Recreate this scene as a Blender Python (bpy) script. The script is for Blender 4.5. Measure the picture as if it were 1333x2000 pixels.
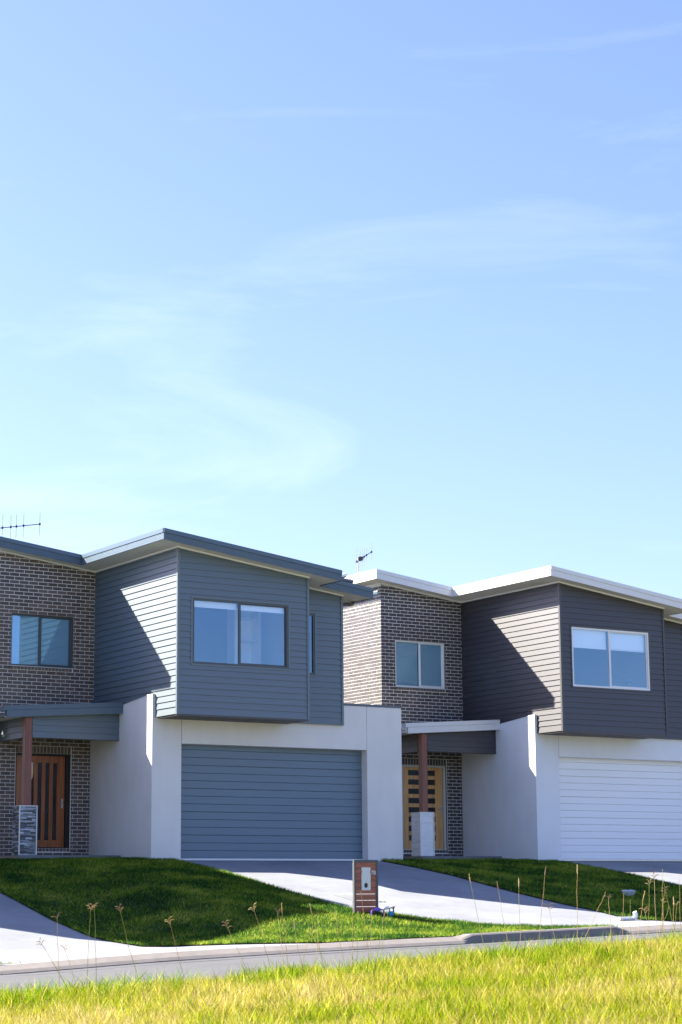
import bpy, math, random
import numpy as np
from mathutils import Matrix, Vector

for o in list(bpy.data.objects):
    bpy.data.objects.remove(o)
scene = bpy.context.scene
C = scene.collection
rnd = random.Random(7)
R = math.radians

# ------------------------------------------------------------------ camera
CAM = (-20.9193, -40.4109, -0.8017)
F, PITCH, YAW, ROLL = 4017.63, 0.1848, 0.5682, -0.0082     # solved from the photograph, pixels of a 1333 x 2000 frame
_cy, _sy, _c, _s = math.cos(YAW), math.sin(YAW), math.cos(PITCH), math.sin(PITCH)
FW = Vector((_sy * _c, _cy * _c, _s)); RT0 = Vector((_cy, -_sy, 0)); UP0 = RT0.cross(FW)
RT = RT0 * math.cos(ROLL) + UP0 * math.sin(ROLL)
UP = UP0 * math.cos(ROLL) - RT0 * math.sin(ROLL)
cd = bpy.data.cameras.new('camera'); cam = bpy.data.objects.new('camera', cd); C.objects.link(cam)
M = Matrix.Identity(4)
for i in range(3):
    M[i][0], M[i][1], M[i][2], M[i][3] = RT[i], UP[i], -FW[i], CAM[i]
cam.matrix_world = M
cd.sensor_fit = 'VERTICAL'; cd.sensor_height = 36; cd.sensor_width = 24; cd.lens = F / 2000 * 36
cd.clip_start = 0.1; cd.clip_end = 3000
cd.dof.use_dof = True; cd.dof.focus_distance = 44; cd.dof.aperture_fstop = 5.0
scene.camera = cam

# ------------------------------------------------------------------ sky, sun, exposure
SUN = Vector((-0.516, 0.603, 0.608)).normalized()
EL = math.asin(SUN.z)
w = bpy.data.worlds.new('World'); scene.world = w; w.use_nodes = True
nt = w.node_tree; N = nt.nodes; N.clear()
sky = N.new('ShaderNodeTexSky'); sky.sky_type = 'NISHITA'; sky.sun_disc = False
sky.sun_elevation = EL; sky.sun_rotation = math.atan2(SUN.x, SUN.y)
sky.altitude = 0; sky.air_density = 1.0; sky.dust_density = 1.2; sky.ozone_density = 2.6
tc = N.new('ShaderNodeTexCoord')
mp = N.new('ShaderNodeMapping'); mp.inputs['Rotation'].default_value = (0.0, 0.25, -0.55); mp.inputs['Scale'].default_value = (1.6, 2.2, 9.0)
ns = N.new('ShaderNodeTexNoise'); ns.inputs['Scale'].default_value = 1.9; ns.inputs['Detail'].default_value = 9; ns.inputs['Roughness'].default_value = 0.58
ns.inputs['Distortion'].default_value = 0.9
rp = N.new('ShaderNodeValToRGB'); rp.color_ramp.elements[0].position = 0.54; rp.color_ramp.elements[1].position = 0.90
rp.color_ramp.elements[0].color = (0, 0, 0, 1); rp.color_ramp.elements[1].color = (0.15, 0.15, 0.15, 1)
mx = N.new('ShaderNodeMixRGB'); mx.inputs['Color2'].default_value = (9.0, 9.6, 10.2, 1)
bg = N.new('ShaderNodeBackground'); bg.inputs['Strength'].default_value = 0.062
out = N.new('ShaderNodeOutputWorld'); L = nt.links
L.new(tc.outputs['Generated'], mp.inputs['Vector']); L.new(mp.outputs[0], ns.inputs['Vector']); L.new(ns.outputs['Fac'], rp.inputs['Fac'])
L.new(rp.outputs['Color'], mx.inputs['Fac']); L.new(sky.outputs[0], mx.inputs['Color1']); tn = N.new('ShaderNodeMixRGB'); tn.blend_type = 'MULTIPLY'; tn.inputs['Fac'].default_value = 1; tn.inputs['Color2'].default_value = (0.95, 0.925, 1.20, 1)
L.new(mx.outputs[0], tn.inputs['Color1']); L.new(tn.outputs[0], bg.inputs['Color']); L.new(bg.outputs[0], out.inputs['Surface'])
ld = bpy.data.lights.new('sun', 'SUN'); ld.energy = 5.0; ld.angle = R(0.53); ld.color = (1.0, 0.93, 0.82)
sun = bpy.data.objects.new('sun', ld); C.objects.link(sun); sun.rotation_euler = SUN.to_track_quat('Z', 'Y').to_euler(); sun.location = (-30, 40, 40)
vs = scene.view_settings
scene.display_settings.display_device = 'sRGB'; vs.view_transform = 'Standard'; vs.look = 'None'; vs.gamma = 1; vs.use_curve_mapping = False
vs.exposure = 2.10

# ------------------------------------------------------------------ pixel helpers (photo pixels -> directions)
def ray(px, py):
    return FW + RT * ((px - 666.5) / F) - UP * ((py - 1000) / F)
def at_y(px, py, Y):
    d = ray(px, py); return Vector(CAM) + d * ((Y - CAM[1]) / d.y)
def at_x(px, py, X):
    d = ray(px, py); return Vector(CAM) + d * ((X - CAM[0]) / d.x)

# ------------------------------------------------------------------ materials
def new_mat(name):
    m = bpy.data.materials.new(name); m.use_nodes = True
    return m, m.node_tree, m.node_tree.nodes['Principled BSDF']
def coords(t, scale=(1, 1, 1), kind='Object'):
    c = t.nodes.new('ShaderNodeTexCoord'); m = t.nodes.new('ShaderNodeMapping'); m.inputs['Scale'].default_value = scale
    t.links.new(c.outputs[kind], m.inputs['Vector']); return m.outputs[0]
def vmat(name, col, rough=0.6, var=0.12, scale=(6, 6, 6), bump=0.0, bscale=60, spec=0.4, metallic=0, attr=False, big=0.0, bstretch=(1, 1, 1)):
    """base colour broken up by two scales of noise, optional fine relief, optional per-piece tint attribute"""
    m, t, b = new_mat(name)
    b.inputs['Roughness'].default_value = rough; b.inputs['Specular IOR Level'].default_value = spec; b.inputs['Metallic'].default_value = metallic
    n = t.nodes.new('ShaderNodeTexNoise'); n.inputs['Scale'].default_value = 1; n.inputs['Detail'].default_value = 6
    t.links.new(coords(t, scale), n.inputs['Vector'])
    r = t.nodes.new('ShaderNodeMapRange'); r.inputs['From Min'].default_value = .3; r.inputs['From Max'].default_value = .7
    r.inputs['To Min'].default_value = 1 - var; r.inputs['To Max'].default_value = 1 + var
    t.links.new(n.outputs['Fac'], r.inputs['Value'])
    mul = t.nodes.new('ShaderNodeVectorMath'); mul.operation = 'SCALE'; mul.inputs[0].default_value = col
    t.links.new(r.outputs[0], mul.inputs['Scale']); last = mul.outputs[0]
    if big:
        n2 = t.nodes.new('ShaderNodeTexNoise'); n2.inputs['Scale'].default_value = .7; n2.inputs['Detail'].default_value = 4
        t.links.new(coords(t), n2.inputs['Vector'])
        r2 = t.nodes.new('ShaderNodeMapRange'); r2.inputs['From Min'].default_value = .35; r2.inputs['From Max'].default_value = .65
        r2.inputs['To Min'].default_value = 1 - big; r2.inputs['To Max'].default_value = 1 + big
        t.links.new(n2.outputs['Fac'], r2.inputs['Value'])
        m2 = t.nodes.new('ShaderNodeVectorMath'); m2.operation = 'SCALE'; t.links.new(last, m2.inputs[0]); t.links.new(r2.outputs[0], m2.inputs['Scale']); last = m2.outputs[0]
    if attr:
        a = t.nodes.new('ShaderNodeAttribute'); a.attribute_name = 'tint'
        m3 = t.nodes.new('ShaderNodeVectorMath'); m3.operation = 'MULTIPLY'; t.links.new(last, m3.inputs[0]); t.links.new(a.outputs['Color'], m3.inputs[1]); last = m3.outputs[0]
    t.links.new(last, b.inputs['Base Color'])
    if bump:
        n3 = t.nodes.new('ShaderNodeTexNoise'); n3.inputs['Scale'].default_value = bscale; n3.inputs['Detail'].default_value = 4
        t.links.new(coords(t, bstretch), n3.inputs['Vector'])
        bp = t.nodes.new('ShaderNodeBump'); bp.inputs['Strength'].default_value = bump; bp.inputs['Distance'].default_value = .01
        t.links.new(n3.outputs['Fac'], bp.inputs['Height']); t.links.new(bp.outputs[0], b.inputs['Normal'])
    return m
def glass_mat(name, tint, refl, gcol=(.46, .74, 1, 1)):
    m, t, b = new_mat(name); t.nodes.remove(b)
    g = t.nodes.new('ShaderNodeBsdfGlossy'); g.inputs['Roughness'].default_value = 0.01; g.inputs['Color'].default_value = gcol
    tr = t.nodes.new('ShaderNodeBsdfTransparent'); tr.inputs['Color'].default_value = tint
    ge = t.nodes.new('ShaderNodeNewGeometry'); dt = t.nodes.new('ShaderNodeVectorMath'); dt.operation = 'DOT_PRODUCT'
    t.links.new(ge.outputs['Normal'], dt.inputs[0]); t.links.new(ge.outputs['Incoming'], dt.inputs[1])
    ab = t.nodes.new('ShaderNodeMath'); ab.operation = 'ABSOLUTE'; t.links.new(dt.outputs['Value'], ab.inputs[0])
    fr = t.nodes.new('ShaderNodeMapRange'); fr.inputs['From Min'].default_value = 0; fr.inputs['From Max'].default_value = .75; fr.inputs['To Min'].default_value = min(1, refl * 4); fr.inputs['To Max'].default_value = refl; fr.interpolation_type = 'SMOOTHERSTEP'
    t.links.new(ab.outputs[0], fr.inputs['Value'])
    x = t.nodes.new('ShaderNodeMixShader'); t.links.new(fr.outputs[0], x.inputs[0]); t.links.new(tr.outputs[0], x.inputs[1]); t.links.new(g.outputs[0], x.inputs[2])
    t.links.new(x.outputs[0], t.nodes['Material Output'].inputs['Surface'])
    return m
def wood_mat(name, col, axis_scale, rough=.45, dark=.55):
    m, t, b = new_mat(name); b.inputs['Roughness'].default_value = rough
    n = t.nodes.new('ShaderNodeTexNoise'); n.inputs['Scale'].default_value = 1; n.inputs['Detail'].default_value = 8; n.inputs['Distortion'].default_value = .6
    t.links.new(coords(t, axis_scale), n.inputs['Vector'])
    r = t.nodes.new('ShaderNodeValToRGB'); r.color_ramp.elements[0].position = .3; r.color_ramp.elements[1].position = .72
    r.color_ramp.elements[0].color = (*[c * dark for c in col], 1); r.color_ramp.elements[1].color = (*[min(1, c * 1.25) for c in col], 1)
    t.links.new(n.outputs['Fac'], r.inputs['Fac'])
    a = t.nodes.new('ShaderNodeAttribute'); a.attribute_name = 'tint'
    t.links.new(r.outputs[0], b.inputs['Base Color'])
    return m
def grass_mat(name, trans=.5):
    m, t, b = new_mat(name); t.nodes.remove(b)
    a = t.nodes.new('ShaderNodeAttribute'); a.attribute_name = 'tint'
    d = t.nodes.new('ShaderNodeBsdfDiffuse'); tr = t.nodes.new('ShaderNodeBsdfTranslucent')
    t.links.new(a.outputs['Color'], d.inputs['Color']); t.links.new(a.outputs['Color'], tr.inputs['Color'])
    x = t.nodes.new('ShaderNodeMixShader'); x.inputs[0].default_value = trans
    t.links.new(d.outputs[0], x.inputs[1]); t.links.new(tr.outputs[0], x.inputs[2])
    t.links.new(x.outputs[0], t.nodes['Material Output'].inputs['Surface']); return m

MT = {}
MT['render_a'] = vmat('render_grey', (.74, .72, .68), .85, .035, (3, 3, 1.2), .12, 180, .2, big=.03)
MT['render_b'] = vmat('render_white', (.78, .80, .82), .85, .03, (3, 3, 1.2), .1, 180, .2, big=.025)
MT['mortar'] = vmat('mortar', (.78, .76, .72), .95, .08, (20, 20, 20), .2, 200, .1)
MT['white_paint'] = vmat('white_paint', (.78, .78, .76), .5, .02, (4, 4, 4), 0)
MT['soffit'] = vmat('soffit_sheet', (.66, .64, .58), .6, .03, (3, 3, 3), 0, big=.03)
MT['dark_room'] = vmat('room_plaster', (.5, .5, .5), .9, .03, (2, 2, 2))
MT['carpet'] = vmat('room_carpet', (.25, .23, .21), .95, .1, (20, 20, 20))
MT['blind'] = vmat('roller_blind', (.90, .90, .90), .8, .02, (3, 3, 3))
MT['blind_grey'] = vmat('closed_blind', (.34, .48, .54), .8, .03, (3, 3, 3))
MT['glass'] = glass_mat('window_glass', (.96, .98, .99, 1), .105)
MT['obscure'] = glass_mat('brick_window_glass', (.92, .97, .99, 1), .13)
MT['door_glass'] = glass_mat('door_glass', (.5, .53, .55, 1), .05, (1, 1, 1, 1))
MT['concrete'] = vmat('concrete', (.228, .238, .252), .85, .06, (5, 5, 5), .2, 90, .25, big=.10)
MT['kerb'] = vmat('kerb_concrete', (.205, .186, .168), .9, .09, (7, 7, 7), .2, 80, .2, big=.08)
MT['gutter_pan'] = vmat('gutter_concrete', (.112, .112, .115), .9, .08, (7, 7, 7), .2, 80, .2, big=.08)
MT['asphalt'] = vmat('asphalt', (.100, .101, .105), .9, .1, (25, 25, 25), .35, 160, .25, big=.06)
MT['soil'] = vmat('soil', (.17, .16, .07), .95, .3, (4, 4, 4), .3, 30, .1, big=.15)
MT['lawn_soil'] = vmat('lawn_thatch', (.055, .075, .028), .95, .3, (14, 14, 14), .3, 60, .1, big=.2)
MT['grass'] = grass_mat('lawn_blades', .60)
MT['field'] = grass_mat('field_blades', .5)
MT['straw'] = grass_mat('straw_stalk', .3)
MT['steel'] = vmat('steel', (.55, .56, .58), .35, .05, (10, 10, 10), metallic=.9)
MT['alu'] = vmat('aluminium', (.6, .6, .6), .4, .05, (10, 10, 10), metallic=.6)
MT['black'] = vmat('black_plastic', (.02, .02, .022), .5, .05)
MT['dark_grey'] = vmat('dark_grey_steel', (.09, .095, .10), .5, .06, (8, 8, 8))
MT['post'] = wood_mat('red_hardwood_post', (.23, .075, .05), (28, 28, 1.2))
MT['cedar'] = wood_mat('cedar_door', (.36, .105, .025), (22, 22, 1.0), .35, .6)
MT['pine'] = wood_mat('blond_timber_door', (.66, .37, .14), (18, 18, 1.4), .4, .75)
MT['merbau'] = wood_mat('mailbox_hardwood', (.42, .115, .055), (2.5, 20, 26), .45, .5)
MT['tile'] = vmat('slate_step_tile', (.16, .17, .18), .5, .14, (5, 5, 5), .1, 60, big=.12)
MT['stone_a'] = vmat('stacked_stone', (.22, .235, .25), .7, .25, (14, 14, 40), .4, 60, .4, attr=True)
MT['stone_b'] = vmat('white_split_stone', (.80, .82, .84), .75, .08, (4, 4, 60), .5, 20, .3, bstretch=(1, 1, 6))
MT['plate'] = vmat('mailbox_plate', (.62, .63, .60), .4, .03, metallic=.2)
MT['purple'] = vmat('purple_pipe', (.20, .11, .50), .45, .05)
MT['blue'] = vmat('blue_plastic', (.03, .30, .50), .4, .05)
MT['leaf'] = vmat('house_plant_leaf', (.09, .25, .05), .5, .2, (12, 12, 12))
MT['pale_stone'] = vmat('pale_stone', (.42, .45, .47), .8, .15, (12, 12, 12), .3, 40)

def house_mats(k):
    if k == 'b':
        return dict(clad=vmat('charcoal_boards', (.040, .039, .044), .50, .07, (2, 2, 30), .1, 14, .75, bstretch=(.25, .25, 6)),
                    brick=vmat('charcoal_brick', (.066, .057, .060), .6, .14, (30, 30, 30), .25, 120, .5, attr=True),
                    fascia=vmat('pale_fascia', (.70, .71, .71), .45, .02), frame=vmat('white_window_frame', (.74, .75, .75), .4, .02),
                    render=MT['render_b'], gdoor=vmat('white_garage_door', (.86, .88, .90), .45, .02, (1, 1, 30), .05, 12, .4, bstretch=(.3, 1, 8)),
                    cap=vmat('pale_capping', (.55, .57, .58), .5, .03), dframe=vmat('pale_door_frame', (.58, .58, .53), .5, .03), under=vmat('charcoal_underside', (.09, .08, .075), .6, .05))
    return dict(clad=vmat('blue_grey_boards' + k, (.085, .122, .145), .48, .06, (2, 2, 30), .1, 14, 1.0, bstretch=(.25, .25, 6)),
                brick=vmat('brown_grey_brick' + k, (.118, .086, .070), .6, .14, (30, 30, 30), .25, 120, .6, attr=True),
                fascia=vmat('blue_grey_fascia' + k, (.09, .135, .175), .40, .04, (3, 3, 3)), frame=vmat('dark_window_frame' + k, (.070, .082, .092), .4, .04),
                render=MT['render_a'], gdoor=vmat('blue_grey_garage_door' + k, (.14, .20, .255), .45, .05, (1.5, 1, 40), .1, 12, .4, bstretch=(.3, 1, 8)),
                cap=vmat('blue_grey_capping' + k, (.11, .13, .16), .45, .04), dframe=vmat('black_door_frame' + k, (.018, .014, .012), .5, .05), under=vmat('dark_underside' + k, (.085, .08, .075), .6, .05))

# ------------------------------------------------------------------ mesh helpers
class MB:
    def __init__(self): self.v = []; self.f = []; self.t = []
    def add(self, vs, fs, tint=None):
        n = len(self.v); self.v += [tuple(p) for p in vs]; self.f += [tuple(i + n for i in q) for q in fs]; self.t += [tint or (1, 1, 1)] * len(vs); return self
    def box(self, x0, x1, y0, y1, z0, z1, tint=None):
        return self.hexa([(x0, y0, z0), (x1, y0, z0), (x1, y1, z0), (x0, y1, z0), (x0, y0, z1), (x1, y0, z1), (x1, y1, z1), (x0, y1, z1)], tint)
    def hexa(self, p, tint=None):
        return self.add(p, [(0, 3, 2, 1), (4, 5, 6, 7), (0, 1, 5, 4), (1, 2, 6, 5), (2, 3, 7, 6), (3, 0, 4, 7)], tint)
    def prism(self, a, b, tint=None):
        """two matching rings -> closed solid"""
        n = len(a)
        return self.add(list(a) + list(b), [tuple(range(n)), tuple(range(2 * n - 1, n - 1, -1))] + [(i, i + n, (i + 1) % n + n, (i + 1) % n) for i in range(n)], tint)
    def tube(self, pts, rad, n=8, tint=None):
        pts = [Vector(p) for p in pts]; rads = rad if isinstance(rad, (list, tuple)) else [rad] * len(pts)
        rings = []
        for i, p in enumerate(pts):
            d = (pts[min(i + 1, len(pts) - 1)] - pts[max(i - 1, 0)]).normalized()
            a = d.orthogonal().normalized() if i == 0 else (a - d * a.dot(d)).normalized()
            b = d.cross(a)
            rings.append([p + (a * math.cos(2 * math.pi * k / n) + b * math.sin(2 * math.pi * k / n)) * rads[i] for k in range(n)])
        vs = [q for r in rings for q in r]; fs = []
        for i in range(len(rings) - 1):
            for k in range(n): fs.append((i * n + k, i * n + (k + 1) % n, (i + 1) * n + (k + 1) % n, (i + 1) * n + k))
        fs += [tuple(range(n))[::-1], tuple(range((len(rings) - 1) * n, len(rings) * n))]
        return self.add(vs, fs, tint)
    def mesh(self, name, mat):
        me = bpy.data.meshes.new(name); me.from_pydata(self.v, [], self.f); me.materials.append(mat)
        ca = me.attributes.new('tint', 'FLOAT_COLOR', 'POINT')
        ca.data.foreach_set('color', np.c_[np.array(self.t, 'f'), np.ones(len(self.v), 'f')].ravel())
        me.update(); return me
    def build(self, name, mat, parent=None, smooth=False, bevel=0):
        me = self.mesh(name, mat)
        if smooth: me.shade_smooth()
        o = bpy.data.objects.new(name, me); C.objects.link(o)
        if parent: o.parent = parent
        if bevel:
            b = o.modifiers.new('bevel', 'BEVEL'); b.width = bevel; b.segments = 2; b.limit_method = 'ANGLE'
        return o
def inst(name, me, parent, loc):
    o = bpy.data.objects.new(name, me); C.objects.link(o); o.parent = parent; o.location = loc; return o
def empty(name, loc=(0, 0, 0)):
    o = bpy.data.objects.new(name, None); C.objects.link(o); o.location = loc; o.empty_display_size = .2; return o
def tag(o, label, cat=None, group=None, kind=None):
    o['label'] = label
    if cat: o['category'] = cat
    if group: o['group'] = group
    if kind: o['kind'] = kind
    return o

def clip(poly, a, b, c):
    """keep a*x + b*z <= c"""
    out = []
    for i in range(len(poly)):
        p, q = poly[i], poly[(i + 1) % len(poly)]
        dp, dq = a * p[0] + b * p[1] - c, a * q[0] + b * q[1] - c
        if dp <= 0: out.append(p)
        if dp * dq < 0:
            t = dp / (dp - dq); out.append((p[0] + t * (q[0] - p[0]), p[1] + t * (q[1] - p[1])))
    return out
def split_rects(x0, x1, z0, z1, holes):
    """rectangle minus axis-aligned holes -> list of rectangles"""
    rects = [(x0, x1, z0, z1)]
    for hx0, hx1, hz0, hz1 in holes:
        new = []
        for a, b, c, d in rects:
            if hx1 <= a or hx0 >= b or hz1 <= c or hz0 >= d: new.append((a, b, c, d)); continue
            if hx0 > a: new.append((a, hx0, c, d))
            if hx1 < b: new.append((hx1, b, c, d))
            m0, m1 = max(a, hx0), min(b, hx1)
            if hz0 > c: new.append((m0, m1, c, hz0))
            if hz1 < d: new.append((m0, m1, hz1, d))
        rects = new
    return rects

# ------------------------------------------------------------------ ground shape
def lerp(x, xs, ys): return float(np.interp(x, xs, ys))
PY = [-11, -8.5, -6.8, -4.9, -2.9, -1.4, 0, 60]; PZ = [-1.50, -1.22, -1.01, -.72, -.38, -.17, 0, 0]
KX = [-60, -11.3, -8.3, -5.7, -2.9, .2, 5.3, 12, 60]; KZ = [-3.0, -1.88, -1.79, -1.66, -1.57, -1.50, -1.36, -1.24, -.4]
DY = [-11, -9, -8, -6.7, -5, -2.6, 0, 2, 60]; DZ = [.15, .36, .47, .49, .45, .34, .2, .15, .15]
def sstep(t): t = max(0, min(1, t)); return t * t * (3 - 2 * t)
YK = -11.0
def kerb_z(x): return lerp(x, KX, KZ)
def G(x, y):
    """height of the finished concrete / soil surface"""
    if y >= YK:
        z = lerp(y, PY, PZ) - lerp(y, DY, DZ) * sstep((-x - 1.2 - max(0, y) * .9) / 3.2)
        if y < -7.5:
            t = sstep((-7.5 - y) / 3.5); z = z * (1 - t) + kerb_z(x) * t
        return z
    if y >= -17.8:
        return kerb_z(x) - .12 - .012 * (-11.4 - y if y < -11.4 else 0)
    return kerb_z(x) - .20 + (.09 + max(0, min(.14, .010 * (x + 11.3)))) * sstep((-17.8 - y) / 1.2) - .010 * (-18 - y)
def edge_l(y):   # left edge of the middle driveway
    return lerp(-y, [0, 7.2, 7.6, 8.4, 9.3, 10.1, 11], [.45, .47, .73, 1.51, 2.6, 3.3, 3.75])
def edge_r(y):
    return lerp(-y, [0, 8.5, 9.0, 9.46, 9.9, 10.4, 11], [5.9, 5.9, 6.05, 6.66, 7.4, 8.5, 10.2])
BX = 10.6113
def cr(y):       # right edge of the left neighbour's driveway
    return lerp(-y, [0, 6.4, 7.2, 8.2, 9.2, 10.1, 11], [-4.7, -4.7, -4.62, -4.30, -3.75, -3.1, -2.4]) 
def sheet(name, fl, fr, ys, nx, dz, mat):
    vs, fs = [], []
    for y in ys:
        a, b = fl(y), fr(y)
        for i in range(nx + 1):
            x = a + (b - a) * i / nx; vs.append((x, y, G(x, y) + dz))
    for j in range(len(ys) - 1):
        for i in range(nx):
            q = j * (nx + 1) + i; fs.append((q, q + 1, q + nx + 2, q + nx + 1))
    return MB().add(vs, fs).build(name, mat, smooth=True)
YS = [YK + i * .25 for i in range(45)]           # -11 .. 0
YS2 = YS + [.3, .8, 1.5, 2.2, 3.1]

def axis(lo, hi, step, far):
    a = [lo + i * step for i in range(int((hi - lo) / step) + 1)]; pre, post = [], []; s = step; p = lo
    while p > -far: s *= 1.7; p -= s; pre.append(p)
    s = step; p = a[-1]
    while p < far: s *= 1.7; p += s; post.append(p)
    return pre[::-1] + a + post
gx, gy = axis(-30, 40, 1, 1500), axis(-46, 16, .5, 1500)
gv = [(x, y, G(max(-60, min(60, x)), max(-60, min(60, y))) - .10) for y in gy for x in gx]
gf = [(j * len(gx) + i, j * len(gx) + i + 1, (j + 1) * len(gx) + i + 1, (j + 1) * len(gx) + i) for j in range(len(gy) - 1) for i in range(len(gx) - 1)]
tag(MB().add(gv, gf).build('ground', MT['soil'], smooth=True), 'bare earth under the lots, running to the horizon', kind='structure')

tag(sheet('driveway', edge_l, edge_r, YS2[:-3] , 14, 0, MT['concrete']), 'pale concrete driveway sloping from the blue-grey garage to the street', kind='structure')
tag(sheet('driveway', lambda y: edge_l(y) + BX, lambda y: edge_r(y) + BX, YS2[:-3], 14, 0, MT['concrete']), 'pale concrete driveway in front of the white garage door', kind='structure')
tag(sheet('driveway', lambda y: cr(y) - 5.5, cr, YS2[:-3], 14, 0, MT['concrete']), 'pale concrete driveway entering at the left edge of the photo', kind='structure')
lawn_specs = [('lawn', lambda y: cr(y), edge_l, 'shaded green lawn between the left driveway and the mailbox', 26),
              ('lawn', edge_r, lambda y: edge_l(y) + BX, 'shaded green lawn between the two right-hand driveways', 26)]
for n, fl, fr, lab, nx in lawn_specs:
    tag(sheet(n, fl, fr, YS2, nx, .022, MT['lawn_soil']), lab, kind='structure')
sheet_l = tag(sheet('lawn', lambda y: -17, lambda y: cr(y) - 5.5, YS2, 6, .022, MT['lawn_soil']), 'lawn beyond the left driveway', kind='structure')

# kerb, gutter and road follow the street
def sweep(name, prof, x0, x1, mat, step=1.0, parent=None):
    n = max(2, int((x1 - x0) / step)); vs, fs = [], []; k = len(prof)
    for i in range(n + 1):
        x = x0 + (x1 - x0) * i / n; z = kerb_z(x)
        vs += [(x, y, z + dz) for y, dz in prof]
    for i in range(n):
        for j in range(k - 1): fs.append((i * k + j, i * k + j + 1, (i + 1) * k + j + 1, (i + 1) * k + j))
    fs += [tuple(range(k)), tuple(range(n * k, n * k + k))[::-1]]
    return MB().add(vs, fs).build(name, mat, parent)
LAY = [(-10.99, -.3), (-10.99, .004), (-11.06, .012), (-11.30, -.055), (-11.38, -.10), (-11.38, -.3)]
UPR = [(-10.99, -.3), (-10.99, .030), (-11.02, .045), (-11.20, .045), (-11.24, .02), (-11.28, -.11), (-11.28, -.3)]
kr = empty('kerb', (0, 0, 0)); tag(kr, 'concrete kerb along the far side of the street', kind='structure')
for a, b in ((-34, -22.0), (-21.99, -14), (-13.99, -8.4), (-8.39, -4.4), (-4.39, .05), (3.75, 8.2), (8.21, 13.6), (13.61, 22), (22.01, 34)):
    sweep('layback_kerb', LAY, a, b, MT['kerb'], parent=kr)
sweep('upright_kerb', UPR, .30, 1.95, MT['kerb'], parent=kr); sweep('upright_kerb', UPR, 1.96, 3.5, MT['kerb'], parent=kr)
def trans(xa, pa, xb, pb):      # short ramp from the layback to the upright profile
    def rs(p):
        s = [0]
        for i in range(1, len(p)): s.append(s[-1] + math.dist(p[i], p[i - 1]))
        return [(float(np.interp(u, [q / s[-1] for q in s], [c[0] for c in p])), float(np.interp(u, [q / s[-1] for q in s], [c[1] for c in p]))) for u in [k / 20 for k in range(21)]]
    A = [(xa, y, kerb_z(xa) + z) for y, z in rs(pa)]; B = [(xb, y, kerb_z(xb) + z) for y, z in rs(pb)]
    n = len(A); MB().add(A + B, [(i, i + 1, n + i + 1, n + i) for i in range(n - 1)]).build('kerb_ramp', MT['kerb'], kr)
trans(.05, LAY, .30, UPR); trans(3.5, UPR, 3.75, LAY)
gp = sweep('gutter', [(-11.29, -.13), (-11.29, -.114), (-11.385, -.113), (-11.60, -.128), (-11.82, -.118), (-11.82, -.3)], -34, 34, MT['gutter_pan']); tag(gp, 'grey concrete gutter strip at the foot of the kerb', kind='structure')
rd = sweep('road', [(-11.832, -.3), (-11.832, -.120), (-14.8, -.10), (-17.7, -.16), (-17.7, -.4)], -60, 60, MT['asphalt'], 2.0); tag(rd, 'narrow grey street glimpsed between kerb and long grass', kind='structure')
fx = axis(-20, 8, .5, 60); fy = [-60, -50, -45, -42] + [-40 + .5 * i for i in range(45)]
fv = [(x, y, G(x, y) + .01) for y in fy for x in fx]
ff = [(j * len(fx) + i, j * len(fx) + i + 1, (j + 1) * len(fx) + i + 1, (j + 1) * len(fx) + i) for j in range(len(fy) - 1) for i in range(len(fx) - 1)]
tag(MB().add(fv, ff).build('field', MT['soil'], smooth=True), 'uneven field on the near side of the street, under the long grass', kind='structure')

# ------------------------------------------------------------------ the townhouse
XG, XGR, XO0, XO1, ZO = -.0856, 6.526, .648, 5.551, 2.557
XBR, XRR, YB, YR, YBK = 3.325, 4.83, -1.006, -.072, 3.116
XBL, ZS, SL, HF = -2.5427, 6.7605, .1269, .233
ZB = 3.11
def S(x): return ZS - SL * x
PITCHB, ZB1 = .1376, 3.2607

def boards(parent, axis_, plane, u0, u1, z0, z1, holes, out, mat, top=None, first=ZB1, pitch=PITCHB, proud=.022, thin=.003):
    """weatherboards: axis_ 'x' = wall facing -Y at Y=plane, 'y' = wall facing -X at X=plane; each board is its own piece"""
    rows = []; z = first
    while z > z0: z -= pitch
    lo = z
    while lo < z1:
        hi = lo + pitch; rows.append((lo, hi)); lo = hi
    for lo, hi in rows:
        a, b = max(lo, z0), min(hi, z1)
        if lo < z0 - .001 and (hi - z0) < .05: continue
        if b - a < .01: continue
        base = lo
        if first - pitch <= lo < first - .001 and z0 < first: a = z0; base = z0
        for x0, x1, c, d in split_rects(u0, u1, a, b, holes):
            if d - c < .004 or x1 - x0 < .004: continue
            if abs(c - lo) < .001: c += .007
            poly = [(x0, c), (x1, c), (x1, d), (x0, d)]
            if top: poly = clip(poly, top[0], 1, top[1])
            if len(poly) < 3: continue
            j = rnd.uniform(-.0012, .0012)
            off = lambda q: plane - (proud + j - (proud - thin) * min(1, max(0, (q - base) / (hi - base))))
            if axis_ == 'x': A = [(x, off(zz), zz) for x, zz in poly]; B = [(x, plane + .004, zz) for x, zz in poly]
            else: A = [(off(zz), x, zz) for x, zz in poly]; B = [(plane + .004, x, zz) for x, zz in poly]
            MB().prism(A, B).build('board', mat, parent)

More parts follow.
